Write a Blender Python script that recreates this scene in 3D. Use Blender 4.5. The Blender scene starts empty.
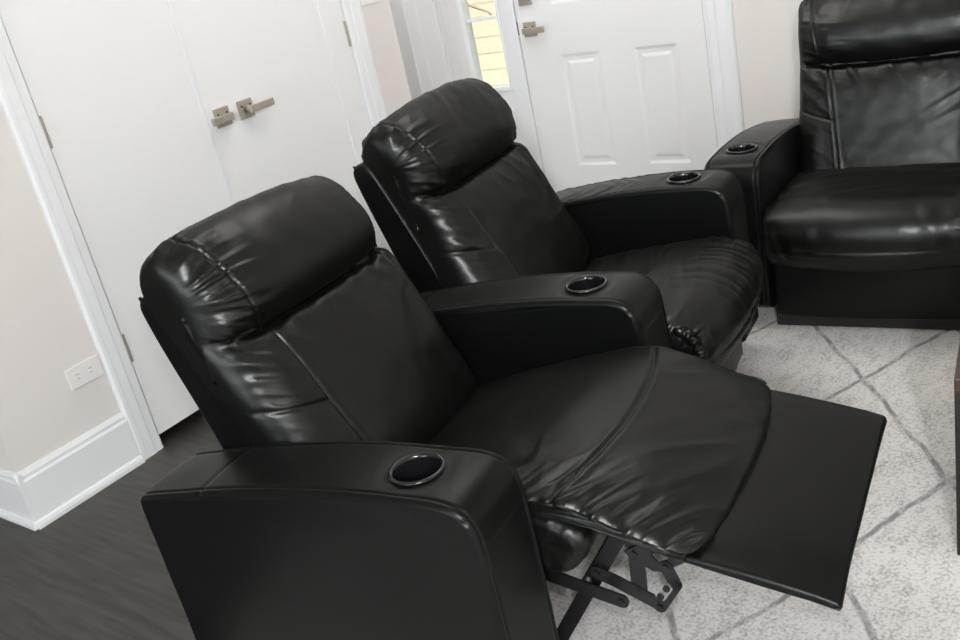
import bpy, bmesh, math, random
from mathutils import Vector, Matrix, noise
import numpy as np

SC = bpy.context.scene
COL = SC.collection
PI = math.pi

# ------------------------------------------------------------------ materials
def new_mat(name):
    m = bpy.data.materials.new(name)
    m.use_nodes = True
    nt = m.node_tree
    b = nt.nodes['Principled BSDF']
    return m, nt, b

def simple(name, col, rough=0.5, metal=0.0, spec=0.5, bump=None):
    m, nt, b = new_mat(name)
    b.inputs['Base Color'].default_value = (*col, 1)
    b.inputs['Roughness'].default_value = rough
    b.inputs['Metallic'].default_value = metal
    b.inputs['Specular IOR Level'].default_value = spec
    tc = nt.nodes.new('ShaderNodeTexCoord')
    n = nt.nodes.new('ShaderNodeTexNoise')
    n.inputs['Scale'].default_value = bump[0] if bump else 60
    n.inputs['Detail'].default_value = 4
    nt.links.new(tc.outputs['Object'], n.inputs['Vector'])
    bp = nt.nodes.new('ShaderNodeBump')
    bp.inputs['Strength'].default_value = bump[1] if bump else 0.04
    bp.inputs['Distance'].default_value = 0.002
    nt.links.new(n.outputs['Fac'], bp.inputs['Height'])
    nt.links.new(bp.outputs['Normal'], b.inputs['Normal'])
    return m

def leather(name, col, rough, grain=0.12, f0=.03, f90=.25):
    m, nt, b = new_mat(name)
    L = nt.links.new
    tc = nt.nodes.new('ShaderNodeTexCoord')
    n1 = nt.nodes.new('ShaderNodeTexNoise'); n1.inputs['Scale'].default_value = 7; n1.inputs['Detail'].default_value = 5
    n2 = nt.nodes.new('ShaderNodeTexNoise'); n2.inputs['Scale'].default_value = 45; n2.inputs['Detail'].default_value = 5
    vo = nt.nodes.new('ShaderNodeTexVoronoi'); vo.inputs['Scale'].default_value = 420
    for n in (n1, n2, vo): L(tc.outputs['Object'], n.inputs['Vector'])
    cr = nt.nodes.new('ShaderNodeValToRGB')
    cr.color_ramp.elements[0].position = .3; cr.color_ramp.elements[1].position = .75
    cr.color_ramp.elements[0].color = (col[0]*.8, col[1]*.8, col[2]*.8, 1)
    cr.color_ramp.elements[1].color = (col[0]*1.25, col[1]*1.25, col[2]*1.25, 1)
    L(n1.outputs['Fac'], cr.inputs['Fac']); mr = nt.nodes.new('ShaderNodeMapRange')
    mr.inputs['To Min'].default_value = rough-.05; mr.inputs['To Max'].default_value = rough+.07
    L(n2.outputs['Fac'], mr.inputs['Value'])
    # dull finish: diffuse base under a glossy coat whose grazing reflection stays low because of the grain
    nt.nodes.remove(b)
    out = nt.nodes['Material Output']
    df = nt.nodes.new('ShaderNodeBsdfDiffuse'); L(cr.outputs['Color'], df.inputs['Color'])
    gl = nt.nodes.new('ShaderNodeBsdfGlossy'); gl.inputs['Color'].default_value = (.98, 1, .985, 1); L(mr.outputs['Result'], gl.inputs['Roughness'])
    lw = nt.nodes.new('ShaderNodeLayerWeight'); lw.inputs['Blend'].default_value = .5
    pw = nt.nodes.new('ShaderNodeMath'); pw.operation = 'POWER'; pw.inputs[1].default_value = 4; L(lw.outputs['Facing'], pw.inputs[0])
    ma = nt.nodes.new('ShaderNodeMath'); ma.operation = 'MULTIPLY_ADD'; ma.inputs[1].default_value = f90-f0; ma.inputs[2].default_value = f0; L(pw.outputs[0], ma.inputs[0])
    mx = nt.nodes.new('ShaderNodeMixShader'); L(ma.outputs[0], mx.inputs['Fac']); L(df.outputs[0], mx.inputs[1]); L(gl.outputs[0], mx.inputs[2])
    L(mx.outputs[0], out.inputs['Surface'])
    b1 = nt.nodes.new('ShaderNodeBump'); b1.inputs['Strength'].default_value = grain; b1.inputs['Distance'].default_value = .001
    L(vo.outputs['Distance'], b1.inputs['Height'])
    b2 = nt.nodes.new('ShaderNodeBump'); b2.inputs['Strength'].default_value = .12; b2.inputs['Distance'].default_value = .003
    L(n2.outputs['Fac'], b2.inputs['Height']); L(b1.outputs['Normal'], b2.inputs['Normal'])
    L(b2.outputs['Normal'], df.inputs['Normal']); L(b2.outputs['Normal'], gl.inputs['Normal'])
    return m

M = {}
M['leather'] = leather('black_leather', (.0034, .0037, .0033), .31, .12, .028, .20)
M['leather_side'] = leather('black_bonded_leather', (.0026, .0028, .0027), .34, .08, .017, .32)
M['thread'] = simple('seam_thread', (.02, .021, .02), .6)
M['gloss'] = simple('gloss_black_plastic', (.006, .006, .007), .16, 0, .5)
M['link'] = simple('black_steel', (.008, .008, .009), .38, .2, .5, (120, .15))
M['worn'] = simple('bare_steel', (.42, .42, .42), .35, .9)
M['underside'] = simple('black_dust_cloth', (.012, .011, .010), .95)
M['white_door'] = simple('white_door_paint', (.78, .785, .79), .42, 0, .4, (18, .03))
M['white_trim'] = simple('white_trim_paint', (.775, .79, .81), .35, 0, .4, (18, .03))
M['vinyl'] = simple('white_window_vinyl', (.84, .87, .89), .3, 0, .5)
M['wall'] = simple('greige_wall_paint', (.71, .675, .65), .8, 0, .3, (90, .08))
M['ceiling'] = simple('ceiling_paint', (.85, .83, .79), .9, 0, .2, (90, .08))
M['nickel'] = simple('satin_nickel', (.42, .38, .325), .45, .5, .5)
M['plate'] = simple('white_plastic', (.80, .79, .77), .35, 0, .5)
M['slot'] = simple('dark_slot', (.05, .05, .05), .6)
M['shadow_slot'] = simple('grey_slot', (.35, .34, .33), .6)
M['darkwood'] = simple('dark_brown_wood', (.008, .005, .004), .3, 0, .5, (14, .15))
M['edgewood'] = simple('reddish_wood_edge', (.040, .018, .011), .35, 0, .5, (14, .15))
M['shade_lamp'] = simple('lamp_trim', (.8, .8, .8), .5)

def glass_mat():
    m, nt, b = new_mat('window_glass')
    nt.nodes.remove(b)
    out = nt.nodes['Material Output']
    tr = nt.nodes.new('ShaderNodeBsdfTransparent'); tr.inputs['Color'].default_value = (.96, .98, .97, 1)
    gl = nt.nodes.new('ShaderNodeBsdfGlossy'); gl.inputs['Roughness'].default_value = .02
    mx = nt.nodes.new('ShaderNodeMixShader'); mx.inputs['Fac'].default_value = .05
    nt.links.new(tr.outputs[0], mx.inputs[1]); nt.links.new(gl.outputs[0], mx.inputs[2])
    nt.links.new(mx.outputs[0], out.inputs['Surface'])
    return m
M['glass'] = glass_mat()

def wood_floor():
    m, nt, b = new_mat('grey_brown_plank_floor')
    L = nt.links.new
    tc = nt.nodes.new('ShaderNodeTexCoord')
    br = nt.nodes.new('ShaderNodeTexBrick')
    br.offset = .37; br.squash = 1
    br.inputs['Scale'].default_value = 1
    br.inputs['Brick Width'].default_value = 1.22
    br.inputs['Row Height'].default_value = .175
    br.inputs['Mortar Size'].default_value = .0014
    br.inputs['Mortar Smooth'].default_value = .2
    br.inputs['Color1'].default_value = (.5, .5, .5, 1)
    br.inputs['Color2'].default_value = (.9, .9, .9, 1)
    br.inputs['Mortar'].default_value = (.35, .35, .35, 1)
    L(tc.outputs['Object'], br.inputs['Vector'])
    mp = nt.nodes.new('ShaderNodeMapping'); mp.inputs['Scale'].default_value = (1.6, 20, 1)
    L(tc.outputs['Object'], mp.inputs['Vector'])
    n = nt.nodes.new('ShaderNodeTexNoise'); n.inputs['Scale'].default_value = 2.4; n.inputs['Detail'].default_value = 7; n.inputs['Distortion'].default_value = .6
    L(mp.outputs['Vector'], n.inputs['Vector'])
    cr = nt.nodes.new('ShaderNodeValToRGB')
    e = cr.color_ramp.elements
    e[0].position = .28; e[0].color = (.018, .017, .0145, 1)
    e[1].position = .75; e[1].color = (.070, .064, .055, 1)
    L(n.outputs['Fac'], cr.inputs['Fac'])
    mx = nt.nodes.new('ShaderNodeMix'); mx.data_type = 'RGBA'; mx.blend_type = 'MULTIPLY'; mx.inputs[0].default_value = .55
    L(cr.outputs['Color'], mx.inputs[6]); L(br.outputs['Color'], mx.inputs[7])
    L(mx.outputs[2], b.inputs['Base Color'])
    b.inputs['Roughness'].default_value = .42
    bp = nt.nodes.new('ShaderNodeBump'); bp.inputs['Strength'].default_value = .12; bp.inputs['Distance'].default_value = .002
    L(n.outputs['Fac'], bp.inputs['Height']); L(bp.outputs['Normal'], b.inputs['Normal'])
    return m
M['floor'] = wood_floor()

def rug_mat():
    m, nt, b = new_mat('pale_rug_with_grey_lattice')
    L = nt.links.new
    def math_(op, a, bb=None, c=None):
        n = nt.nodes.new('ShaderNodeMath'); n.operation = op
        for i, x in enumerate((a, bb, c)):
            if x is None: continue
            if isinstance(x, (int, float)): n.inputs[i].default_value = x
            else: L(x, n.inputs[i])
        return n.outputs[0]
    tc = nt.nodes.new('ShaderNodeTexCoord')
    wob = nt.nodes.new('ShaderNodeTexNoise'); wob.inputs['Scale'].default_value = 5; wob.inputs['Detail'].default_value = 3
    L(tc.outputs['Object'], wob.inputs['Vector'])
    fine = nt.nodes.new('ShaderNodeTexNoise'); fine.inputs['Scale'].default_value = 140; fine.inputs['Detail'].default_value = 4
    L(tc.outputs['Object'], fine.inputs['Vector'])
    mid = nt.nodes.new('ShaderNodeTexNoise'); mid.inputs['Scale'].default_value = 34; mid.inputs['Detail'].default_value = 6; mid.inputs['Roughness'].default_value = .7
    mpv = nt.nodes.new('ShaderNodeMapping'); mpv.inputs['Scale'].default_value = (1, .35, 1); mpv.inputs['Rotation'].default_value = (0, 0, .15)
    L(tc.outputs['Object'], mpv.inputs['Vector']); L(mpv.outputs['Vector'], mid.inputs['Vector'])
    sp = nt.nodes.new('ShaderNodeSeparateXYZ'); L(tc.outputs['Object'], sp.inputs[0])
    X, Y = sp.outputs[0], sp.outputs[1]
    w = math_('MULTIPLY', math_('SUBTRACT', wob.outputs['Fac'], .5), .05)
    def fam(nx, ny, off, step, half):
        d = math_('ADD', math_('ADD', math_('MULTIPLY', X, nx), math_('MULTIPLY', Y, ny)), w)
        d = math_('DIVIDE', math_('SUBTRACT', d, off), step)
        fr = math_('ABSOLUTE', math_('SUBTRACT', math_('FRACT', math_('ADD', d, .5)), .5))
        fr = math_('MULTIPLY', fr, step)
        mr = nt.nodes.new('ShaderNodeMapRange'); mr.interpolation_type = 'SMOOTHSTEP'
        mr.inputs['From Min'].default_value = half*.45; mr.inputs['From Max'].default_value = half*1.5
        mr.inputs['To Min'].default_value = 1; mr.inputs['To Max'].default_value = 0
        L(fr, mr.inputs['Value'])
        return mr.outputs['Result']
    f1 = fam(.92, -.385, 1.33, .47, .007)
    f2 = fam(.80, .60, 2.513, .36, .007)
    line = math_('MAXIMUM', f1, f2)
    breakup = nt.nodes.new('ShaderNodeMapRange'); breakup.inputs['From Min'].default_value = .36; breakup.inputs['From Max'].default_value = .56
    L(mid.outputs['Fac'], breakup.inputs['Value'])
    line = math_('MULTIPLY', line, math_('ADD', math_('MULTIPLY', breakup.outputs['Result'], .80), .10))
    cr = nt.nodes.new('ShaderNodeValToRGB')
    e = cr.color_ramp.elements
    e[0].position = .34; e[0].color = (.36, .352, .345, 1)
    e[1].position = .53; e[1].color = (.70, .68, .665, 1)
    mix = math_('ADD', math_('MULTIPLY', mid.outputs['Fac'], .4), math_('MULTIPLY', fine.outputs['Fac'], .6))
    L(mix, cr.inputs['Fac'])
    mx = nt.nodes.new('ShaderNodeMix'); mx.data_type = 'RGBA'
    L(line, mx.inputs[0]); L(cr.outputs['Color'], mx.inputs[6]); mx.inputs[7].default_value = (.20, .20, .205, 1)
    L(mx.outputs[2], b.inputs['Base Color'])
    b.inputs['Roughness'].default_value = .95
    b.inputs['Specular IOR Level'].default_value = .1
    bp = nt.nodes.new('ShaderNodeBump'); bp.inputs['Strength'].default_value = .6; bp.inputs['Distance'].default_value = .004
    L(mix, bp.inputs['Height']); L(bp.outputs['Normal'], b.inputs['Normal'])
    return m
M['rug'] = rug_mat()

def siding_mat():
    m, nt, b = new_mat('pale_yellow_siding')
    L = nt.links.new
    tc = nt.nodes.new('ShaderNodeTexCoord')
    n = nt.nodes.new('ShaderNodeTexNoise'); n.inputs['Scale'].default_value = 2
    L(tc.outputs['Object'], n.inputs['Vector'])
    cr = nt.nodes.new('ShaderNodeValToRGB')
    cr.color_ramp.elements[0].color = (.87, .82, .66, 1); cr.color_ramp.elements[1].color = (.90, .85, .69, 1)
    L(n.outputs['Fac'], cr.inputs['Fac']); L(cr.outputs['Color'], b.inputs['Base Color'])
    b.inputs['Roughness'].default_value = .8
    return m
M['siding'] = siding_mat()
M['ground'] = simple('outside_paving', (.42, .40, .36), .9, 0, .2, (8, .4))
M['bark'] = simple('tree_bark', (.46, .37, .28), .9, 0, .2, (30, .6))

# ------------------------------------------------------------------ object helpers
def link(name, me, mat=None, parent=None, smooth=False):
    o = bpy.data.objects.new(name, me)
    COL.objects.link(o)
    if mat is not None: me.materials.append(mat)
    if parent is not None: o.parent = parent
    if smooth:
        for p in me.polygons: p.use_smooth = True
    return o

def obj(name, bm, mat, parent=None, smooth=False):
    if len(bm.verts) < 5000: bmesh.ops.recalc_face_normals(bm, faces=bm.faces)
    me = bpy.data.meshes.new(name)
    bm.to_mesh(me); bm.free()
    return link(name, me, mat, parent, smooth)

def tag(o, label, cat, group=None):
    o['label'] = label; o['category'] = cat
    if group: o['group'] = group
    return o

def thing(name, label, cat, loc, rz=0, group=None):
    o = bpy.data.objects.new(name, None); COL.objects.link(o)
    o.empty_display_size = .1
    o.location = loc; o.rotation_euler = (0, 0, rz)
    return tag(o, label, cat, group)

def struct(name, bm, mat, parent=None, smooth=False):
    o = obj(name, bm, mat, parent, smooth)
    if parent is None: o['kind'] = 'structure'
    return o

def box(bm, x0, y0, z0, x1, y1, z1, bev=0, seg=2):
    r = bmesh.ops.create_cube(bm, size=1)
    vs = r['verts']
    for v in vs:
        v.co = Vector(((x0+x1)/2 + v.co.x*(x1-x0), (y0+y1)/2 + v.co.y*(y1-y0), (z0+z1)/2 + v.co.z*(z1-z0)))
    if bev:
        es = list({e for v in vs for e in v.link_edges})
        bmesh.ops.bevel(bm, geom=es, offset=bev, segments=seg, profile=.5, affect='EDGES')
    return bm

def B(*a, **k):
    return box(bmesh.new(), *a, **k)

def prism(bm, pts, axis, a, b):
    """extrude a 2D outline between a and b along an axis (pts are the two other coordinates in order)"""
    def mk(p, t):
        return {'x': (t, p[0], p[1]), 'y': (p[0], t, p[1]), 'z': (p[0], p[1], t)}[axis]
    v0 = [bm.verts.new(mk(p, a)) for p in pts]; v1 = [bm.verts.new(mk(p, b)) for p in pts]
    n = len(pts)
    bm.faces.new(v0); bm.faces.new(v1[::-1])
    for i in range(n):
        bm.faces.new((v0[i], v0[(i+1) % n], v1[(i+1) % n], v1[i]))
    return bm

def cyl(bm, p0, p1, r, seg=16, r1=None):
    p0, p1 = Vector(p0), Vector(p1)
    d = (p1-p0); L = d.length
    mat = Matrix.Translation((p0+p1)/2) @ d.to_track_quat('Z', 'Y').to_matrix().to_4x4()
    bmesh.ops.create_cone(bm, cap_ends=True, segments=seg, radius1=r, radius2=r if r1 is None else r1, depth=L, matrix=mat)
    return bm

def tube(bm, pts, r, seg=8, closed=False):
    pts = [Vector(p) for p in pts]; n = len(pts); rings = []
    for i, p in enumerate(pts):
        a = pts[(i-1) % n] if closed or i > 0 else p
        c = pts[(i+1) % n] if closed or i < n-1 else p
        t = (c-a).normalized()
        up = Vector((0, 1, 0)) if abs(t.y) < .9 else Vector((0, 0, 1))
        x = t.cross(up).normalized(); y = t.cross(x)
        rr = r[i] if isinstance(r, (list, tuple)) else r
        rings.append([bm.verts.new(p + x*rr*math.cos(2*PI*k/seg) + y*rr*math.sin(2*PI*k/seg)) for k in range(seg)])
    for i in range(n if closed else n-1):
        A, Bq = rings[i], rings[(i+1) % n]
        for k in range(seg):
            bm.faces.new((A[k], A[(k+1) % seg], Bq[(k+1) % seg], Bq[k]))
    if not closed:
        bm.faces.new(rings[0][::-1]); bm.faces.new(rings[-1])
    return bm

# ------------------------------------------------------------------ upholstery lofts
def smooth_poly(pts, rounds=3):
    p = np.array(pts, float)
    for _ in range(rounds):
        q = np.roll(p, -1, 0)
        p = np.stack([.75*p+.25*q, .25*p+.75*q], 1).reshape(-1, 2)
    return p

def resample(p, n):
    q = np.vstack([p, p[:1]])
    d = np.r_[0, np.cumsum(np.linalg.norm(np.diff(q, axis=0), axis=1))]
    t = np.linspace(0, d[-1], n, endpoint=False)
    return np.stack([np.interp(t, d, q[:, 0]), np.interp(t, d, q[:, 1])], 1)

def inset(p, e):
    if e <= 0: return p
    q = p.copy(); n = len(p)
    area = .5*np.sum(p[:, 0]*np.roll(p[:, 1], -1)-np.roll(p[:, 0], -1)*p[:, 1])
    sgn = 1 if area > 0 else -1
    steps = max(1, int(e/.004))
    for _ in range(steps):
        t = np.roll(q, -1, 0)-np.roll(q, 1, 0)
        t /= (np.linalg.norm(t, axis=1)[:, None]+1e-9)
        nn = np.stack([-t[:, 1], t[:, 0]], 1)*sgn
        q = q+nn*(e/steps)
        q = .5*q+.25*(np.roll(q, 1, 0)+np.roll(q, -1, 0))
    return q

def loft(prof, v0, v1, r, nv, npnt, rounds=3, disp=None, warp=None, side=None, extra_v=()):
    """closed (u,z) outline swept across v with rounded ends; disp(u,v,z,nrm)->height, warp(u,v,z)->(u,v,z)"""
    base = resample(smooth_poly(prof, rounds) if rounds else np.array(prof, float), npnt)
    nr = 8
    ang = np.linspace(0, PI/2, nr)
    vs = [v0 + r*(1-math.sin(a)) for a in ang[::-1]] + list(np.linspace(v0+r, v1-r, nv)[1:-1]) + [v1 - r*(1-math.sin(a)) for a in ang]
    vs = sorted(set([round(x, 6) for x in vs] + [round(x, 6) for x in extra_v]))
    rings = []
    for v in vs:
        t = min(v-v0, v1-v)
        e = r - math.sqrt(max(0, r*r-(r-t)**2)) if t < r else 0
        sec = inset(base, e)
        rings.append([(s[0], v, s[1]) for s in sec])
    n = len(base)
    for end, ring in (() if side else ((0, rings[0]), (1, rings[-1]))):
        c = np.mean(np.array(ring), 0)
        caps = []
        for f in (.82, .6, .38, .16):
            caps.append([tuple(c+(np.array(q)-c)*f) for q in ring])
        if end == 0: rings = caps[::-1]+rings
        else: rings = rings+caps
    V = np.array(rings)           # (nr, n, 3)
    nrn = len(V)
    if warp is not None:
        for i in range(nrn):
            for j in range(n): V[i, j] = warp(*V[i, j])
    verts = V.reshape(-1, 3)
    faces = []
    for i in range(nrn-1):
        for j in range(n):
            a, b2 = i*n+j, i*n+(j+1) % n
            faces.append((a, b2, b2+n, a+n))
    faces.append(tuple(range(n-1, -1, -1))); faces.append(tuple(range((nrn-1)*n, nrn*n)))
    bm = bmesh.new()
    bv = [bm.verts.new(q) for q in verts]
    for f in faces: bm.faces.new([bv[i] for i in f])
    if bm.calc_volume(signed=True) < 0: bmesh.ops.reverse_faces(bm, faces=bm.faces)
    bm.normal_update()
    if disp is not None:
        hs = [disp(v.co.x, v.co.y, v.co.z, v.normal) for v in bm.verts]
        for v, h in zip(bm.verts, hs): v.co += v.normal*h
    return bm

def N(x, y, z, s): return noise.noise(Vector((x, y, z))+Vector((s*7.31, s*3.17, s*1.93)))
def ridge(x): return 1-min(1, abs(x)*2.4)
def groove(d, w, depth): return -depth*math.exp(-(d/w)**2)
def smooth01(x):
    x = max(0, min(1, x)); return x*x*(3-2*x)

# ------------------------------------------------------------------ recliner
W_ARM = .09          # half width of an arm
SEAT0, SEAT1 = .092, .703
PITCH = .795         # spacing of arm centres

def make_arm(root, v, wrinkled=False, seed=1):
    prof = [(-.642, .028), (-.642, .30), (-.642, .495), (-.640, .507), (-.630, .513), (-.5, .537), (-.4, .554), (-.28, .571), (-.15, .583), (-.04, .588), (.03, .588), (.075, .588), (.105, .584),
            (.126, .575), (.140, .560), (.149, .538), (.153, .508), (.155, .47), (.156, .42), (.158, .2), (.160, .028)]
    # dense outline with the corners kept sharp at the back and at the foot
    p = np.array(prof, float)
    def disp(u, y, z, n):
        h = 0
        t = y-v
        if n.z > .25 or n.x > .3:
            h += groove(abs(t)-.074, .003, .0026)
            h += .0008*math.exp(-((abs(t)-.081)/.004)**2)
            if z > .5:
                h += groove(u+.462+.02*t, .0035, .0026)
                if u > .1: h += groove(z-.558, .0028, .003)
                h += .0035*(1-(t/.08)**2) if abs(t) < .08 else 0
        if abs(n.y) > .7:
            h += .0018*N(u*5, t, z*5, seed)
        h += .0012*N(u*9, y*9, z*9, seed+3)
        if wrinkled and n.z > .3 and u < -.08:
            m = smooth01((-.08-u)/.1)
            h += m*.0035*N(u*55+2*math.sin(y*30), y*6, 0, seed+5)
        # dip around the cup ring
        d = math.hypot(u, t)
        if n.z > .4: h += -.003*math.exp(-((d-.058)/.012)**2)
        return h
    q = np.vstack([p, p[:1]])
    d = np.r_[0, np.cumsum(np.linalg.norm(np.diff(q, axis=0), axis=1))]
    extra = [v+s*x for s in (-1, 1) for x in (.066, .069, .0705, .072, .073, .074, .075, .0765, .078, .080, .0815, .083)]
    bm = loft(prof, v-W_ARM, v+W_ARM, .011, 14, 420, 2, disp, None, True, extra)
    arm = obj('armrest', bm, M['leather_side'], root, True)
    for p in arm.data.polygons:
        if len(p.vertices) > 100: p.use_smooth = False
    # cup recess cut into the top
    cb = bmesh.new(); cyl(cb, (0, v, .495), (0, v, .70), .0435, 40)
    cut = obj('cut', cb, None, root)
    md = arm.modifiers.new('b', 'BOOLEAN'); md.operation = 'DIFFERENCE'; md.object = cut; md.solver = 'EXACT'
    bpy.context.view_layer.update()
    dg = bpy.context.evaluated_depsgraph_get()
    me = bpy.data.meshes.new_from_object(arm.evaluated_get(dg))
    arm.modifiers.clear(); arm.data = me
    bpy.data.objects.remove(cut)
    # cup: thin shell with a rolled rim
    cup = bmesh.new()
    prof2 = [(.051, .588), (.0512, .5935), (.048, .5955), (.0445, .595), (.0425, .5905), (.041, .585), (.040, .525), (.037, .508), (.0, .506),
             (.0, .501), (.039, .503), (.0425, .52), (.0427, .587), (.045, .5915)]
    seg = 48; rings = []
    for k in range(seg):
        a = 2*PI*k/seg
        rings.append([cup.verts.new((x*math.cos(a), v+x*math.sin(a), z)) for x, z in prof2])
    for k in range(seg):
        A, Bq = rings[k], rings[(k+1) % seg]
        for i in range(len(prof2)):
            j = (i+1) % len(prof2)
            try: cup.faces.new((A[i], A[j], Bq[j], Bq[i]))
            except ValueError: pass
    bmesh.ops.remove_doubles(cup, verts=cup.verts, dist=1e-5)
    c = obj('cup_holder', cup, M['gloss'], arm, True)
    c['label'] = 'glossy black cup holder ring'
    return arm

def make_recliner(root, arms, reclined, seed, back_tilt=0, du=0, dz=0, sag=0, hv=.012, flat=0, wrinkle=True):
    """u forward, v across; root origin on the floor under the first arm's cup"""
    rnd = random.Random(seed)
    for a, wr in arms: make_arm(root, a, wr, seed+int(a*10))
    vc = (SEAT0+SEAT1)/2
    # --- backrest group in one tilt about its foot
    piv = Vector((-.40, 0, .38)); ct, st = math.cos(back_tilt), math.sin(back_tilt)
    def tilt(u, v, z):
        a, b = u-piv.x, z-piv.z
        return (piv.x+a*ct+b*st+du, v, piv.z-a*st+b*ct+dz)
    # shell
    prof = [(-.668, .86), (-.664, .892), (-.645, .903), (-.615, .902), (-.598, .885), (-.46, .57), (-.40, .40), (-.40, .12), (-.50, .12), (-.525, .40), (-.575, .56)]
    def shell_disp(u, v, z, n): return .0015*N(u*6, v*6, z*6, seed+11)
    bm = loft(prof, SEAT0, SEAT1, .012, 12, 160, 2, shell_disp, tilt)
    obj('back_shell', bm, M['leather_side'], root, True)

    # back: lumbar cushion and headrest roll sewn as one cover with a deep crease between them
    B0, B1 = SEAT0-.002, SEAT1-.026
    prof = [(-.275, .405), (-.283, .455), (-.322, .535), (-.363, .625), (-.402, .712), (-.430, .765), (-.466, .787), (-.440, .806), (-.430, .845), (-.440, .895), (-.468, .945),
            (-.515, .993), (-.572, 1.012), (-.622, .993), (-.648, .945), (-.640, .87), (-.602, .79), (-.565, .72), (-.50, .59), (-.42, .44), (-.36, .375), (-.30, .372)]
    BZ = (.375, .44, .59, .72, .79, .87, .945, 1.02); BU = (-.36, -.42, -.50, -.565, -.602, -.640, -.642, -.620)
    def tt(v): return (v-vc)/((SEAT1-SEAT0)/2)
    def crease(v):
        t = tt(v)
        return .784+.010*t*t-sag*(.8*(t+1)/2-.15)*.35
    def back_warp(u, v, z):
        t = tt(v)
        w = smooth01((.84-z)/.04) if z > .80 else 1
        z2 = z + (.010*t*t-.004)*math.exp(-((z-.787)/.05)**2)
        z2 -= .024*abs(t)**3*smooth01((z-.86)/.1)
        z2 -= sag*(.8*(t+1)/2-.15)*smooth01((z-.76)/.2)
        front = smooth01((u-(-.56+.55*(.8-z)))/.06)
        u2 = u+front*(.012*smooth01((abs(t)-.62)/.36)*math.exp(-((z-.788)/.028)**2) - .010*smooth01((abs(t)-.6)/.4)*math.exp(-((z-.84)/.06)**2))
        x0 = max(0, min(1, (.125-(v-B0))/.125)); x1 = max(0, min(1, (.07-(B1-v))/.07))
        ub = float(np.interp(z, BZ, BU))
        if u2 > ub: u2 = ub+(u2-ub)*(1-.44*(1-math.sqrt(1-x0*x0))-.2*(1-math.sqrt(1-x1*x1)))
        v2 = v+hv*smooth01((1-t)/2)*smooth01((z-.52)/.2)-(.012+.3*sag)*smooth01((1+t)/2)*smooth01((z-.74)/.1)
        return tilt(u2, v2, z2)
    def back_disp(u, v, z, n):
        t = tt(v); zz = z-dz; zc = crease(v)
        f = smooth01((n.x*.85+n.z*.4)*2)
        side = 1 if v < vc else -1
        dl = (v-B0-hv*.6) if side > 0 else (B1-.012-v)
        edge = smooth01((dl-.004)/.03)
        ctr = smooth01((1-abs(t))/.35)
        h = 0
        cr = abs(zz-zc)
        if f > .05 and u > -.56:
            h += -f*(.004+.012*ctr)*math.exp(-(cr/.009)**2)
        low = zz < zc
        if low:
            h += f*.012*(1-t*t)
            b1, b2 = .222+.10*(.6-zz), .648+.13*(.58-zz)
        else:
            h += .010*(1-t*t)*smooth01(n.x+.6)
            b1, b2 = .172-.16*(zz-.86), .618+.10*(zz-.86)
        fr = smooth01((n.x+n.z*.7)*1.5)
        for sv in (b1, b2):
            h += fr*(groove(v-sv, .0024, .0032)+.0011*math.exp(-(abs(v-sv)-.009)**2/.00003))
        m = math.exp(-(max(0, dl-.02)/.10)**2)*edge
        wl = 1 if side > 0 else .35
        a = .55*side
        c1 = z*math.cos(a)+(v-vc)*math.sin(a); c2 = (v-vc)*math.cos(a)-z*math.sin(a)
        patch = smooth01(.5+1.6*N(v*5, z*5, 1.7, seed+9))
        if low:
            r1 = ridge(N(c2*3.5, c1*17, 0, seed+1)); r2 = ridge(N(c2*6, c1*40, 0, seed+2))
            h += wl*f*m*(.3+.7*patch)*(.010*(r1**1.5-.5)+.003*(r2-.5))
            h += f*.006*smooth01((abs(v-vc)-.2)/.05)*(1-smooth01((abs(v-vc)-.24)/.07))
            mt = math.exp(-((zz-zc+.02)/.05)**2)*ctr
            h += f*mt*.006*(ridge(N(v*13+z*9, z*5, 0, seed+3))-.5)
            if v < b1: h += f*groove(zz-(.645-.30*(v-.10)), .0042, .004)
        else:
            ang = math.atan2(z-.88-dz, u+.54)
            h += wl*m*(.35+.65*patch)*(.0085*(ridge(N(v*3.5, ang*3.0+v*3, 0, seed+21))**1.5-.5)+.003*(ridge(N(v*8, ang*7.5, 0, seed+22))-.5))
            top = smooth01((zz-.93)/.05)
            h += top*.003*(ridge(N(v*11+u*9, u*8, 0, seed+23))-.5)
        # puckers running out of the ends of the crease
        pk = math.exp(-((zz-zc)/.05)**2)*math.exp(-(max(0, dl-.03)/.09)**2)*edge
        h += wl*f*pk*.008*(ridge(N(v*6+z*4, z*30+v*9, 0, seed+27))**1.5-.5)
        h += f*(.0024*N(v*6+z*2, z*7, 0, seed+4)+.0012*N(v*22+z*8, z*26, 0, seed+6))
        return h
    ex = list(np.arange(.120, .262, .0023))+list(np.arange(.590, .690, .0023))
    bm = loft(prof, B0, B1, .032, 110, 420, 3, back_disp, back_warp, None, ex)
    # cut the cover along the crease into cushion and headrest
    up = [fc for fc in bm.faces if (lambda c: c.z-dz > crease(c.y))(fc.calc_center_median())]
    bm2 = bm.copy(); bm2.faces.ensure_lookup_table()
    ups = {fc.index for fc in up}
    bm.faces.index_update()
    ups = {fc.index for fc in up}
    bmesh.ops.delete(bm2, geom=[fc for k, fc in enumerate(bm2.faces) if k not in ups], context='FACES')
    bmesh.ops.delete(bm, geom=up, context='FACES')
    obj('back_cushion', bm, M['leather'], root, True)
    obj('headrest', bm2, M['leather'], root, True)
    # piping between shell and cushions
    for v in (B0+.006, B1-.006):
        pts = [tilt(u, v, z) for u, z in ((-.655, .90), (-.628, .83), (-.575, .735), (-.52, .62), (-.46, .50), (-.43, .44))]
        obj('piping', tube(bmesh.new(), pts, .0035), M['leather'], root, True)

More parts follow.
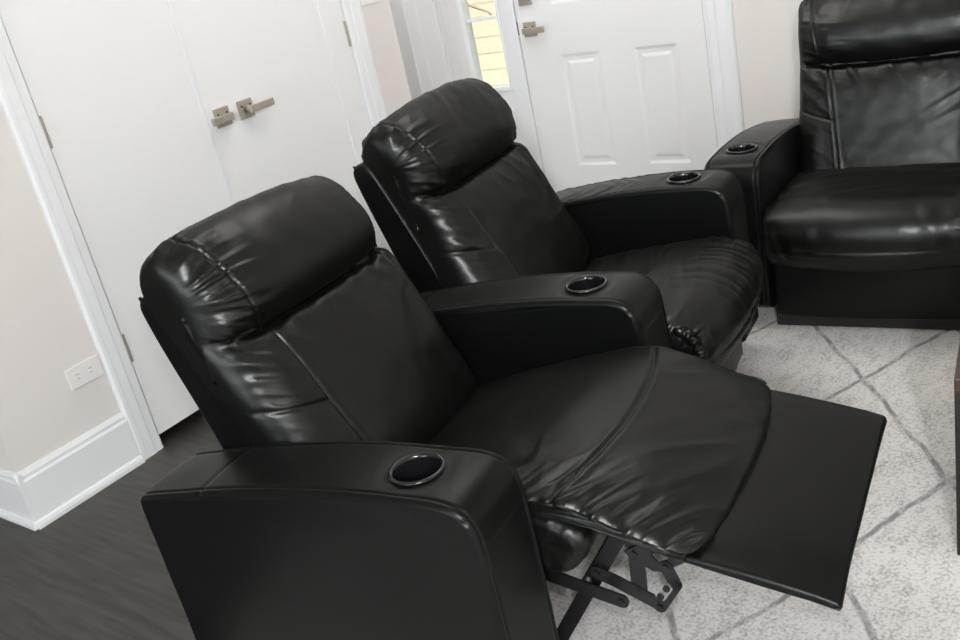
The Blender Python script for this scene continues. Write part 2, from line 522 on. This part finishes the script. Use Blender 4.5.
    # --- seat
    if reclined:
        prof = [(-.36, .345), (-.30, .362), (-.18, .400), (-.06, .438), (.06, .468), (.14, .488), (.22, .487), (.30, .463), (.38, .433), (.43, .416), (.455, .398), (.452, .382), (.41, .375),
                (.33, .402), (.25, .432), (.18, .446), (.10, .425), (.0, .36), (-.2, .29), (-.36, .28)]
    else:
        prof = [(-.36, .355+flat), (-.30, .372+flat), (-.18, .398+flat*.7), (-.06, .418+flat*.4), (.04, .436), (.11, .447), (.17, .443), (.215, .415), (.235, .375), (.233, .325), (.215, .275), (.185, .25), (.14, .26), (.0, .28), (-.2, .28), (-.36, .29)]
    def seat_disp(u, v, z, n):
        t = (v-vc)/((SEAT1-SEAT0)/2)
        f = smooth01((n.z+n.x*.6)*1.6)
        h = f*.016*(1-t*t)*smooth01((u+.3)/.2)
        dl = min(v-SEAT0, SEAT1-v)
        if reclined:
            # cross seam and the soft folds round it
            us = .186+.055*(1-t*t)
            h += f*(groove(u-us, .0036, .0042)+.0014*math.exp(-(abs(u-us)-.011)**2/.00004))
            m = smooth01((u-.05)/.12)*math.exp(-(max(0, v-SEAT0-.01)/.10)**2)
            m *= smooth01((n.z+.2)*2)
            h += m*.007*(ridge(N(u*19-v*13, v*4, 0, seed+31))**1.4-.5)
            h += m*.003*(ridge(N(u*45-v*24, v*8, 0, seed+32))-.5)
            mm = math.exp(-((u-.06)/.13)**2)
            h += f*mm*.005*(ridge(N((u+v*.55)*15, (v-u)*4, 0, seed+33))**1.5-.5)*smooth01(.4+1.5*N(u*5, v*5, 4, seed+39))
            mr = smooth01((u-.2)/.08)
            h += f*mr*.003*(ridge(N((u-v*.8)*13, (v+u)*3.5, 0, seed+43))-.5)
        else:
            nose = smooth01((u-.05)/.1)
            h += nose*.0042*(ridge(N(v*19+z*6, z*4, 0, seed+34))-.5)*smooth01((.475-z)/.03)*smooth01(.7+1.5*N(v*4, 0, 3, seed+38))
            h += f*.0035*(ridge(N(u*(26 if wrinkle else 9)+v*5, v*4.5, 0, seed+35))-.5)*(1-.5*nose)
            m = math.exp(-(max(0, dl-.01)/.05)**2)*nose
            h += (m if wrinkle else m*.35)*.009*(ridge(N(v*6, (z-u)*26, 0, seed+36))-.5)
        h += f*.003*N(u*8, v*8, 0, seed+37)
        return h
    TOPU = (-.36, -.18, -.06, .06, .14, .22, .30, .38, .43, .46); TOPZ = (.345, .40, .438, .468, .488, .487, .463, .433, .416, .398)
    def seat_warp(u, v, z):
        t = (v-vc)/((SEAT1-SEAT0)/2)
        if reclined:
            u2 = u + (.030*(1-t**4)-.028)*smooth01((u-.1)/.3)
            z2 = z + .006*(1-t*t)*smooth01((u-.1)/.3)
            tp = float(np.interp(u, TOPU, TOPZ))
            k = .6*smooth01((abs(t)-.72)/.24)*smooth01((u-.0)/.12)
            z2 += (tp-z)*k
        else:
            u2 = u + .022*(1-t*t)*smooth01((u-.02)/.2); z2 = z
            if z < .32: z2 = z - .018*(1-t*t)*smooth01((u-.05)/.1)
        return (u2, v, z2)
    bm = loft(prof, SEAT0+.001, SEAT1-.001, .03 if reclined else .045, 120, 480, 3, seat_disp, seat_warp)
    seat = obj('seat_cushion', bm, M['leather'], root, True)
    # gathered edge of the seat cover where the side panel is sewn on
    for vv, sd in ((SEAT0+.012, 1), (SEAT1-.012, -1)):
        bmg = bmesh.new(); pts = []; rr = []
        if reclined and sd < 0: continue
        if reclined: path = [(.13, .466), (.20, .468), (.27, .452), (.34, .426), (.405, .403)]
        elif not wrinkle or sd < 0: continue
        else: path = [(.165, .435), (.207, .405), (.221, .37), (.219, .33), (.205, .285), (.17, .262)]
        nn = 160
        for k in range(nn):
            x = k/(nn-1)*(len(path)-1); i = min(int(x), len(path)-2); fr = x-i
            u = path[i][0]*(1-fr)+path[i+1][0]*fr; z = path[i][1]*(1-fr)+path[i+1][1]*fr
            wob = N(k*.11, 0, 0, seed+71); pl = ridge(N(k*.16, 3, 0, seed+72))
            if reclined: pts.append((u, vv+.002*wob, z)); rr.append(.004+.002*pl)
            else: pts.append((u+.004*wob, vv-.004+.008*wob, z)); rr.append(.009+.010*pl)
        tube(bmg, pts, rr, 10)
        obj('gathered_edge', bmg, M['leather'], seat, True)

    # --- box under the seat
    bm = B(-.50, SEAT0, .22 if reclined else .05, -.06 if reclined else .085, SEAT1, .285, bev=.012)
    obj('seat_box', bm, M['underside'], root)
    if reclined:
        prof = [(.05, .44), (.16, .445), (.225, .425), (.247, .39), (.225, .34), (.19, .31), (.15, .305), (.08, .32), (.04, .38)]
        def roll_disp(u, v, z, n):
            dl = min(v-SEAT0, SEAT1-v)
            return .002*(ridge(N(u*12, v*6, z*12, seed+41))-.5)+math.exp(-(dl/.05)**2)*.0025*(ridge(N(u*40, v*8, z*30, seed+42))-.5)
        bm = loft(prof, SEAT0+.006, SEAT1-.006, .03, 50, 110, 3, roll_disp)
        obj('front_roll', bm, M['leather'], root, True)
        # footrest board
        P0 = Vector((.415, 0, .402)); P1 = Vector((.668, 0, .352))
        d = (P1-P0).normalized(); nn = Vector((-d.z, 0, d.x)); Ln = (P1-P0).length
        th = .015
        prof = [tuple(np.array((P0.x, P0.z))+np.array((d.x, d.z))*a+np.array((nn.x, nn.z))*b) for a, b in
                ((0, -th*.9), (0, 0), (.004, .004), (Ln*.5, .007), (Ln-.008, .003), (Ln, -.008), (Ln, -th), (Ln*.5, -th))]
        def fr_disp(u, v, z, n): return .0008*N(u*8, v*8, 0, seed+51)
        def fr_warp(u, v, z):
            return (u, v, z-.018*math.exp(-((v-.113)/.055)**2)-.004*math.exp(-((.684-v)/.03)**2))
        fp = obj('footrest', loft(prof, .113, .684, .008, 90, 220, 1, fr_disp, fr_warp), M['leather_side'], root, True)
        fp['label'] = 'smooth black padded footrest board raised in front of the seat'
        # steel linkage on both sides
        def bar(name, pts, v, w=.026, th=.004, mat='link'):
            bmb = bmesh.new()
            for (a, b2) in zip(pts[:-1], pts[1:]):
                A, Bq = Vector((a[0], v, a[1])), Vector((b2[0], v, b2[1]))
                dd = (Bq-A).normalized(); nrm = Vector((-dd.z, 0, dd.x))
                outl = []
                for k in range(9):
                    an = PI/2+PI*k/8
                    outl.append(A+dd*math.cos(an)*w/2+nrm*math.sin(an)*w/2)
                for k in range(9):
                    an = -PI/2+PI*k/8
                    outl.append(Bq+dd*math.cos(an)*w/2+nrm*math.sin(an)*w/2)
                prism(bmb, [(q.x, q.z) for q in outl], 'y', v-th/2, v+th/2)
            o = obj(name, bmb, M[mat], root)
            for q in (pts[0], pts[-1]):
                rb = bmesh.new(); cyl(rb, (q[0], v-.006, q[1]), (q[0], v+.006, q[1]), .0065, 14)
                obj('rivet', rb, M['link'], o)
            return o
        for v, s in ((.150, 1), (.645, -1)):
            bar('linkage_bar', [(.298, .405), (.215, .268), (.068, .026)], v+.010*s, .030)
            bar('linkage_bar', [(.08, .284), (.135, .272), (.270, .239)], v-.006*s, .030)
            bar('linkage_bar', [(.228, .292), (.262, .279), (.343, .240)], v, .028)
            bar('linkage_bar', [(.297, .408), (.311, .352), (.306, .268)], v+.004*s, .030)
            bar('linkage_bar', [(.366, .332), (.379, .295), (.343, .238)], v-.003*s, .024)
            # pierced plate that carries the footrest
            bmp = bmesh.new()
            for q in ([(.290, .352), (.300, .338), (.340, .316), (.352, .334), (.341, .352), (.383, .378), (.345, .384)],
                      [(.340, .316), (.360, .318), (.432, .366), (.410, .371), (.352, .335)],
                      [(.383, .378), (.341, .352), (.336, .374), (.345, .386), (.383, .392)],
                      [(.410, .371), (.432, .366), (.452, .384), (.44, .394), (.383, .392), (.383, .378)]):
                prism(bmp, q, 'y', v-.002, v+.002)
            pb = obj('footrest_bracket', bmp, M['link'], root)
            for q in ((.309, .349), (.431, .380)):
                rb = bmesh.new(); cyl(rb, (q[0], v-.006, q[1]), (q[0], v+.006, q[1]), .0065, 14); obj('rivet', rb, M['link'], pb)
            w = bar('linkage_tab', [(.350, .268), (.364, .289)], v-.008*s, .020, .003, 'worn')
            w['label'] = 'bare grey steel tab'
            # ground rail the linkage stands on
            obj('base_rail', B(-.50, v-.012, .012, -.12, v+.012, .05, bev=.003), M['link'], root)
        cb = bmesh.new(); cyl(cb, (.20, .15, .262), (.20, .645, .262), .010, 14)
        obj('cross_tube', cb, M['link'], root, True)
    else:
        # closed footrest board below the seat front
        prof = [(.10, .05), (.10, .30), (.135, .305), (.152, .285), (.156, .20), (.154, .075), (.145, .045)]
        def fp_disp(u, v, z, n):
            t = (v-vc)/.3
            return smooth01(n.x*2)*(.008*max(0, 1-t*t)+.002*N(v*6, z*8, 0, seed+61))
        o = obj('footrest', loft(prof, SEAT0+.012, SEAT1-.012, .016, 40, 140, 2, fp_disp), M['leather_side'], root, True)
        o['label'] = 'black padded footrest board folded down below the seat'
        obj('base_rail', B(-.45, SEAT0+.004, .004, .128, SEAT1-.004, .07, bev=.004), M['underside'], root)
    # short plastic feet
    for u in (-.52, .10):
        for a, _ in arms:
            fb = bmesh.new(); cyl(fb, (u, a, .0), (u, a, .035), .02, 16)
            obj('foot', fb, M['gloss'], root, True)

TH = math.radians(8.2)
RUGZ = 0.009
O1 = Vector((1.773, -.066, RUGZ)); EV = Vector((-math.sin(TH), math.cos(TH), 0))
GR = None
c1 = thing('recliner', 'nearest black leather recliner, leaning back with its footrest board out', 'recliner', O1, TH, 'black leather recliners')
make_recliner(c1, [(0, False), (PITCH, False)], True, 3, dz=-.030, sag=.036, hv=-.006)
c2 = thing('recliner', 'middle black leather recliner with footrest closed, side by side with the reclined one', 'recliner', O1+EV*PITCH, TH, 'black leather recliners')
make_recliner(c2, [(PITCH, True)], False, 8, dz=-.008, hv=.018, flat=.01)
c3 = thing('recliner', 'black leather recliner by the wall right of the front door, facing the camera', 'recliner', (1.587, 1.856, RUGZ), math.radians(6.5-90), 'black leather recliners')
c3.scale = (.985, 1, .967)
make_recliner(c3, [(0, False), (PITCH, False)], False, 17, back_tilt=.13, dz=-.034, hv=.003, flat=.045, wrinkle=False)

# ------------------------------------------------------------------ room shell
D = 2.749
H = 2.6
bm = B(-3.2, -6.5, -.1, 6.2, D+.15, 0)
struct('floor', bm, M['floor'])
bm = B(-3.2, -6.5, H, 6.2, D+.15, H+.1)
struct('ceiling', bm, M['ceiling'])
bm = bmesh.new()
box(bm, -.12, 0, 0, 0, .455, H); box(bm, -.12, 1.86, 0, 0, 2.13, H); box(bm, -.12, .455, 2.05, 0, 1.86, H)
box(bm, -.80, .12, 0, -.70, 2.13, H); box(bm, -.70, 2.01, 0, -.12, 2.13, H)
struct('wall_left', bm, M['wall'])
struct('wall_side', B(-3.2, 0, 0, -.12, .12, H), M['wall'])
bm = bmesh.new()
box(bm, -1.6, D, 0, -.376, D+.15, H); box(bm, 1.115, D, 0, 6.2, D+.15, H); box(bm, -.376, D, 2.06, 1.115, D+.15, H)
struct('wall_front', bm, M['wall'])
struct('wall_entry', B(-1.7, 2.13, 0, -1.6, D+.15, H), M['wall'])
struct('wall_right', B(6.1, -6.5, 0, 6.2, D, H), M['wall'])
bm = bmesh.new()
box(bm, -3.2, -6.6, 0, .4, -6.5, H); box(bm, 3.0, -6.6, 0, 6.2, -6.5, H); box(bm, .4, -6.6, 0, 3.0, -6.5, .5); box(bm, .4, -6.6, 2.2, 3.0, -6.5, H)
struct('wall_back', bm, M['wall'])
bm = bmesh.new()
for x in (.4, 1.67, 2.94): box(bm, x, -6.58, .5, x+.06, -6.52, 2.2)
for z in (.5, 2.14): box(bm, .46, -6.58, z, 2.94, -6.52, z+.06)
w2 = struct('added_back_window', bm, M['vinyl'])  # unseen window added behind the camera to let in cool fill
obj('pane', B(.46, -6.552, .56, 2.94, -6.548, 2.14), M['glass'], w2)
struct('wall_hall', B(-3.3, -6.5, 0, -3.2, .12, H), M['wall'])

# baseboards: tall with a stepped cap and a shoe moulding
def base_profile(h=.19):
    return [(0, 0), (.028, 0), (.028, .012), (.024, .022), (.016, .026), (.016, h-.032), (.012, h-.024), (.012, h-.014), (.005, h), (0, h)]
def baseboard(name, axis, a, b, at, sign):
    pts = [(at+sign*x, z) for x, z in base_profile()]
    bm = bmesh.new()
    prism(bm, pts, axis, a, b)
    return struct(name, bm, M['white_trim'])
baseboard('baseboard_left', 'y', -.0165, .381, 0, 1)
baseboard('baseboard_closet_end', 'y', 1.944, 2.13, 0, 1)
baseboard('baseboard_side', 'x', -3.2, .0165, 0, -1)
baseboard('baseboard_front', 'x', 1.222, 6.1, D, -1)

# casing profile extruded along z: (offset from opening edge, projection)
def casing(name, axis, e, sign, z0, z1, at, out, w):
    """vertical casing. e = opening edge, sign = direction away from the opening, at = wall plane, out = +-1 out of the wall"""
    pr = [(0, 0), (0, .010), (.006, .013), (w*.35, .014), (w*.4, .018), (w*.72, .018), (w*.80, .019), (w-.006, .018), (w, .012), (w, 0)]
    bm = bmesh.new()
    if axis == 'y': pts = [(at+out*p, e+sign*t) for t, p in pr]
    else: pts = [(e+sign*t, at+out*p) for t, p in pr]
    prism(bm, pts, 'z', z0, z1)
    return struct(name, bm, M['white_trim'])
casing('trim_1', 'y', .470, -1, 0.0, 2.14, 0, 1, .09)
casing('trim_2', 'y', 1.846, 1, 0.0, 2.14, 0, 1, .098)
bm = bmesh.new(); box(bm, 0, .38, 2.05, .02, 1.944, 2.14, bev=.004); struct('trim_3', bm, M['white_trim'])
casing('trim_4', 'x', 1.112, 1, 0.0, 2.16, D, -1, .110)
casing('trim_5', 'x', -.376, -1, 0.0, 2.16, D, -1, .20)
bm = bmesh.new(); box(bm, -.576, D-.02, 2.06, 1.222, D, 2.16, bev=.004); struct('trim_6', bm, M['white_trim'])

# ------------------------------------------------------------------ closet doors
def lever(door, axis, c, z, at, out, dirn, ln=.115):
    """square rosette, neck and flat lever. axis 'y' = door in a plane x=at, 'x' = door in a plane y=at"""
    def P(t, o, zz): return (at+out*o, t, zz) if axis == 'y' else (t, at+out*o, zz)
    def bx(t0, t1, o0, o1, z0, z1, bev):
        a, b = P(t0, o0, z0), P(t1, o1, z1)
        lo = [min(a[i], b[i]) for i in range(3)]; hi = [max(a[i], b[i]) for i in range(3)]
        return B(*lo, *hi, bev=bev)
    h = obj('door_handle', bx(c-.033, c+.033, 0, .009, z-.033, z+.033, .0015), M['nickel'], door)
    bm = bmesh.new(); cyl(bm, P(c, .009, z), P(c, .044, z), .0125, 20); obj('neck', bm, M['nickel'], h, True)
    obj('lever', bx(c-dirn*.014, c+dirn*ln, .040, .053, z-.013, z+.013, .002), M['nickel'], h)
    for s in (-1, 1):
        bm = bmesh.new(); cyl(bm, P(c+s*.02, .009, z+.012), P(c+s*.02, .0105, z+.012), .004, 12); obj('screw', bm, M['edgewood'], h, True)
def hinge(door, axis, c, z, at, out, h=.10):
    def P(t, o, zz): return (at+out*o, t, zz) if axis == 'y' else (t, at+out*o, zz)
    bm = bmesh.new()
    a, b = P(c-.006, 0, z-h/2), P(c+.006, .009, z+h/2)
    box(bm, *[min(a[i], b[i]) for i in range(3)], *[max(a[i], b[i]) for i in range(3)], bev=.003, seg=3)
    for t in (-h/6, h/6):
        a, b = P(c-.0063, 0, z+t-.0006), P(c+.0063, .0093, z+t+.0006)
        box(bm, *[min(a[i], b[i]) for i in range(3)], *[max(a[i], b[i]) for i in range(3)])
    obj('hinge', bm, M['nickel'], door, True)

ZB = .045
SEAM = 1.157
d1 = struct('door_1', B(-.036, .477, ZB, 0, SEAM, 2.045), M['white_door'])
d2 = struct('door_2', B(-.036, SEAM, ZB, 0, 1.837, 2.045), M['white_door'])
# slim upright bead on the left leaf, shallow upright step on the right leaf
obj('bead', B(-.001, 1.048, ZB+.004, .0030, 1.066, 2.04, bev=.003, seg=3), M['white_trim'], d1)
obj('stile', B(-.001, 1.716, ZB+.004, .0045, 1.835, 2.04, bev=.002), M['white_door'], d2)
lever(d1, 'y', SEAM-.030, .968, 0, 1, -1, .080)
lever(d2, 'y', SEAM+.080, .967, 0, 1, 1, .098)
for z in (.377, 1.105, 1.83):
    hinge(d1, 'y', .476, z, 0, 1); hinge(d2, 'y', 1.836, z, 0, 1)
# jamb lining of the closet opening
bm = bmesh.new(); box(bm, -.12, .455, .0, -.0005, .4745, 2.05); box(bm, -.12, 1.8395, 0, -.0005, 1.86, 2.05); box(bm, -.12, .455, 2.047, -.0005, 1.86, 2.065)
struct('trim_7', bm, M['white_trim'])

# ------------------------------------------------------------------ front door and sidelight
def panel_door(name, x0, x1, z0, z1, yf, panels, thick=.044):
    bm = bmesh.new()
    xs = sorted({x0, x1, *[p[0] for p in panels], *[p[1] for p in panels]})
    zs = sorted({z0, z1, *[p[2] for p in panels], *[p[3] for p in panels]})
    def inp(xa, xb, za, zb):
        for p in panels:
            if xa >= p[0]-1e-6 and xb <= p[1]+1e-6 and za >= p[2]-1e-6 and zb <= p[3]+1e-6: return True
        return False
    for xa, xb in zip(xs[:-1], xs[1:]):
        for za, zb in zip(zs[:-1], zs[1:]):
            if not inp(xa, xb, za, zb):
                bm.faces.new([bm.verts.new(q) for q in ((xa, yf, za), (xb, yf, za), (xb, yf, zb), (xa, yf, zb))])
    for (xa, xb, za, zb) in panels:
        loops = []
        for ins, dep in ((0, 0), (.006, .002), (.014, .0045), (.030, .005), (.044, .0012), (.050, .001)):
            loops.append([bm.verts.new(q) for q in ((xa+ins, yf+dep, za+ins), (xb-ins, yf+dep, za+ins), (xb-ins, yf+dep, zb-ins), (xa+ins, yf+dep, zb-ins))])
        for A, Bq in zip(loops[:-1], loops[1:]):
            for k in range(4): bm.faces.new((A[k], A[(k+1) % 4], Bq[(k+1) % 4], Bq[k]))
        bm.faces.new(loops[-1])
    yb = yf+thick
    for q in (((x0, yf, z0), (x0, yb, z0), (x0, yb, z1), (x0, yf, z1)), ((x1, yf, z0), (x1, yb, z0), (x1, yb, z1), (x1, yf, z1)),
              ((x0, yf, z0), (x1, yf, z0), (x1, yb, z0), (x0, yb, z0)), ((x0, yf, z1), (x1, yf, z1), (x1, yb, z1), (x0, yb, z1)), ((x0, yb, z0), (x1, yb, z0), (x1, yb, z1), (x0, yb, z1))):
        bm.faces.new([bm.verts.new(c) for c in q])
    bmesh.ops.remove_doubles(bm, verts=bm.verts, dist=1e-5)
    return struct(name, bm, M['white_door'])
d3 = panel_door('door_3', .187, 1.093, .02, 2.04, D+.002, [(.386, .592, .258, .778), (.760, .965, .258, .778), (.386, .592, 1.0, 1.62), (.760, .965, 1.0, 1.62), (.386, .592, 1.74, 1.93), (.760, .965, 1.74, 1.93)])
lever(d3, 'x', .252, .905, D+.002, -1, 1, .100)
db = obj('deadbolt', B(.219, D-.009, 1.012, .285, D+.003, 1.078, bev=.0015), M['nickel'], d3)
obj('thumb_turn', B(.232, D-.030, 1.040, .272, D-.008, 1.050, bev=.002), M['nickel'], db)
obj('strike_plate', B(.1795, D-.0012, .885, .1855, D+.012, .945), M['slot'], d3)
# frame: jambs, mullion and head
bm = bmesh.new()
box(bm, .110, D-.006, 0, .1835, D+.12, 2.06, bev=.002)
box(bm, 1.0965, D-.003, 0, 1.115, D+.12, 2.06, bev=.002)
box(bm, -.376, D-.012, 0, -.262, D+.12, 2.06, bev=.003)
box(bm, -.262, D+.0, 2.043, 1.0965, D+.12, 2.06)
box(bm, -.262, D+.0, 0, .110, D+.12, .02)
struct('trim_8', bm, M['white_trim'])
# sidelight window
bm = bmesh.new()
X0, X1, Z0, Z1 = -.262, .110, .02, 2.043
GX0, GX1, GZ0, GZ1 = -.108, .078, .655, 1.93
y0, y1 = D+.006, D+.05
box(bm, X0, y0, Z0, GX0-.028, y1, Z1); box(bm, GX1+.012, y0, Z0, X1, y1, Z1)
box(bm, GX0-.028, y0, Z0, GX1+.012, y1, GZ0-.02); box(bm, GX0-.028, y0, GZ1+.02, GX1+.012, y1, Z1)
for x in (-.238, -.200): box(bm, x, y0-.004, .05, x+.012, y0+.002, 2.0, bev=.002)
box(bm, -.05, y0-.004, .53, .075, y0+.001, .545, bev=.001)
w1 = struct('window_1', bm, M['white_door'])
bm = bmesh.new()
box(bm, GX0-.028, y0-.006, GZ0-.02, GX0, y1, GZ1+.02, bev=.002); box(bm, GX1, y0-.006, GZ0-.02, GX1+.012, y1, GZ1+.02, bev=.002)
box(bm, GX0, y0-.006, GZ0-.02, GX1, y1, GZ0, bev=.002); box(bm, GX0, y0-.006, GZ1, GX1, y1, GZ1+.02, bev=.002)
for z in (.976, 1.297, 1.615): box(bm, GX0, y0+.004, z-.008, GX1, y1-.008, z+.008, bev=.001)
obj('window_frame', bm, M['vinyl'], w1)
obj('pane', B(GX0, D+.028, GZ0, GX1, D+.032, GZ1), M['glass'], w1)

# outlet and switch on the closet wall
ot = tag(obj('wall_outlet', B(0, .252, .337, .006, .372, .407, bev=.002), M['plate']), 'white sideways wall outlet low on the wall beside the closet casing', 'outlet')
for y in (.287, .333):
    f = obj('socket', B(.004, y-.016, .355, .0068, y+.016, .389, bev=.002), M['plate'], ot)
    for dz in (-.007, .007): obj('slot', B(.0062, y-.006, .372+dz-.001, .0071, y+.004, .372+dz+.001), M['shadow_slot'], f)
sw = tag(obj('light_switch', B(0, 1.955, 1.188, .006, 2.075, 1.305, bev=.002), M['plate']), 'white switch plate at the top of the narrow wall strip beside the closet', 'switch')
for y in (1.985, 2.045): obj('rocker', B(.004, y-.017, 1.213, .010, y+.017, 1.28, bev=.002), M['plate'], sw)

# ------------------------------------------------------------------ rug
RA = math.radians(6.5)
bm = bmesh.new()
rz = RUGZ
loc = Vector((1.78, -.9, 0))
c, s = math.cos(TH), math.sin(TH)
outl = [(1.08, -2.0), (4.55, -2.0), (4.55, 2.52), (1.08, 2.52)]
prism(bm, outl, 'z', .001, rz)
es = [e for e in bm.edges]
bmesh.ops.bevel(bm, geom=es, offset=.004, segments=2, profile=.5, affect='EDGES')
tag(obj('area_rug', bm, M['rug']), 'pale cream and grey area rug with thin grey diamond lines under the recliners', 'rug')

# ------------------------------------------------------------------ table whose edge enters at the right
tb = thing('coffee_table', 'dark brown wooden table just entering at the right edge of the photo', 'table', (2.452, .745, RUGZ), TH)
obj('side_panel', B(0, 0, 0, .03, .60, .40, bev=.003), M['darkwood'], tb)
obj('side_panel', B(.97, 0, 0, 1.0, .60, .40, bev=.003), M['darkwood'], tb)
obj('back_panel', B(.03, .02, .03, .97, .04, .40), M['darkwood'], tb)
obj('shelf', B(.03, .04, .16, .97, .58, .18), M['darkwood'], tb)
obj('table_top', B(0, -.005, .40, 1.01, .61, .43, bev=.004), M['edgewood'], tb)

# ------------------------------------------------------------------ outdoors, seen through the sidelight
hs = thing('house', 'pale yellow clapboard house seen through the narrow window beside the front door', 'house', (-3, 5.4, -.4))
bm = bmesh.new()
for k in range(36):
    z = k*.13
    prism(bm, [(0, z), (.006, z), (.003, z+.135), (0, z+.135)], 'x', -5, 5)
for v in bm.verts: v.co = Vector((v.co.x, -v.co.y, v.co.z))
obj('siding', bm, M['siding'], hs)
obj('wall', B(-5, 0, 0, 5, 4, 4.6), M['siding'], hs)
bm = bmesh.new(); prism(bm, [(-.5, 4.55), (4.5, 4.55), (2, 6.2)], 'x', -5.3, 5.3); obj('roof', bm, M['slot'], hs)
gb = B(-14, D+.2, -.5, 12, 16, -.4); struct('ground', gb, M['ground'])
tr = thing('tree', 'bare branch in front of the yellow house, seen through the narrow window', 'tree', (-2.1, 4.4, -.4))
bm = bmesh.new(); tube(bm, [(0, 0, 0), (.03, .02, .8), (.0, 0, 1.6), (.06, .03, 2.6), (0, 0, 3.6)], [.06, .055, .05, .04, .02], 10); obj('trunk', bm, M['bark'], tr, True)
for pts in ([(.01, 0, 1.50), (.35, 0, 1.40), (.72, 0, 1.30), (.80, 0, 1.265), (.87, 0, 1.235), (.92, 0, 1.215), (.945, 0, 1.19)], [(0, 0, 2.0), (-.4, .1, 2.4), (-.7, .1, 2.6)], [(.02, 0, 2.5), (.3, .1, 3.0), (.5, .2, 3.3)]):
    bm = bmesh.new(); tube(bm, pts, [.016-.0017*i for i in range(len(pts))], 8); obj('branch', bm, M['bark'], tr, True)

# ------------------------------------------------------------------ camera
yaw, pit, rol = math.radians(40.5329), math.radians(22.398), math.radians(-12.5007)
F = Vector((-math.sin(yaw)*math.cos(pit), math.cos(yaw)*math.cos(pit), -math.sin(pit)))
R = F.cross(Vector((0, 0, 1))).normalized(); U = R.cross(F)
R2 = math.cos(rol)*R+math.sin(rol)*U; U2 = -math.sin(rol)*R+math.cos(rol)*U
cd = bpy.data.cameras.new('camera'); cam = bpy.data.objects.new('camera', cd); COL.objects.link(cam)
CL = Vector((2.857, -1.084, 1.456))
mw = Matrix((R2, U2, -F)).transposed().to_4x4(); mw.translation = CL
cam.matrix_world = mw
cd.sensor_width = 36; cd.lens = 979.165/960*36; cd.clip_start = .02
SC.camera = cam

# ------------------------------------------------------------------ light
def lamp(name, typ, loc, energy, col, **k):
    l = bpy.data.lights.new(name, typ); l.energy = energy; l.color = col
    for a, b in k.items(): setattr(l, a, b)
    o = bpy.data.objects.new(name, l); COL.objects.link(o); o.location = loc
    return o
fl = lamp('camera_flash', 'SPOT', CL+U2*.10+F*.02, 40, (1, .985, .97), spot_size=math.radians(95), spot_blend=.9, shadow_soft_size=.02)
fm = Matrix((R2, U2, -F)).transposed().to_4x4(); fm.translation = CL+U2*.10+F*.02; fl.matrix_world = fm
for i, (x, y) in enumerate(((4.8, 1.0), (4.8, -2.6))):
    lamp('unseen_ceiling_light', 'AREA', (x, y, H-.02), 15, (1, .95, .90), shape='DISK', size=.5)
up = lamp('added_uplight', 'AREA', (1.15, 1.45, 2.05), 34, (1, .985, .97), shape='DISK', size=.6)  # added unseen light, brightens the ceiling that the arm tops reflect
up.rotation_euler = (PI, 0, 0)
lamp('bounced_flash', 'POINT', (3.9, -3.0, 2.35), 380, (.94, .972, 1), shadow_soft_size=.10)
lamp('unseen_ceiling_light', 'AREA', (-.85, 2.45, H-.02), 19, (1, .982, .985), shape='DISK', size=.3)  # added unseen fill for the dim entry recess
wd = lamp('added_window_fill', 'AREA', (1.7, -6.75, 1.4), 180, (.93, .97, 1), shape='RECTANGLE', size=2.6, size_y=1.8)  # added area light outside the added back window, cool fill
wd.rotation_euler = (PI/2, 0, 0)
sun = lamp('sun', 'SUN', (0, 0, 10), 7, (1, .96, .88), angle=.01)
sun.rotation_euler = Vector((-.3, .6, -1.15)).to_track_quat('-Z', 'Y').to_euler()

w = bpy.data.worlds.new('world'); SC.world = w; w.use_nodes = True
bg = w.node_tree.nodes['Background']
sky = w.node_tree.nodes.new('ShaderNodeTexSky'); sky.sky_type = 'HOSEK_WILKIE'
sky.sun_direction = (.45, -.6, .65)
w.node_tree.links.new(sky.outputs['Color'], bg.inputs['Color']); bg.inputs['Strength'].default_value = .6

vs = SC.view_settings
vs.view_transform = 'Standard'; vs.look = 'None'; vs.gamma = 1; vs.use_curve_mapping = False; vs.exposure = 0
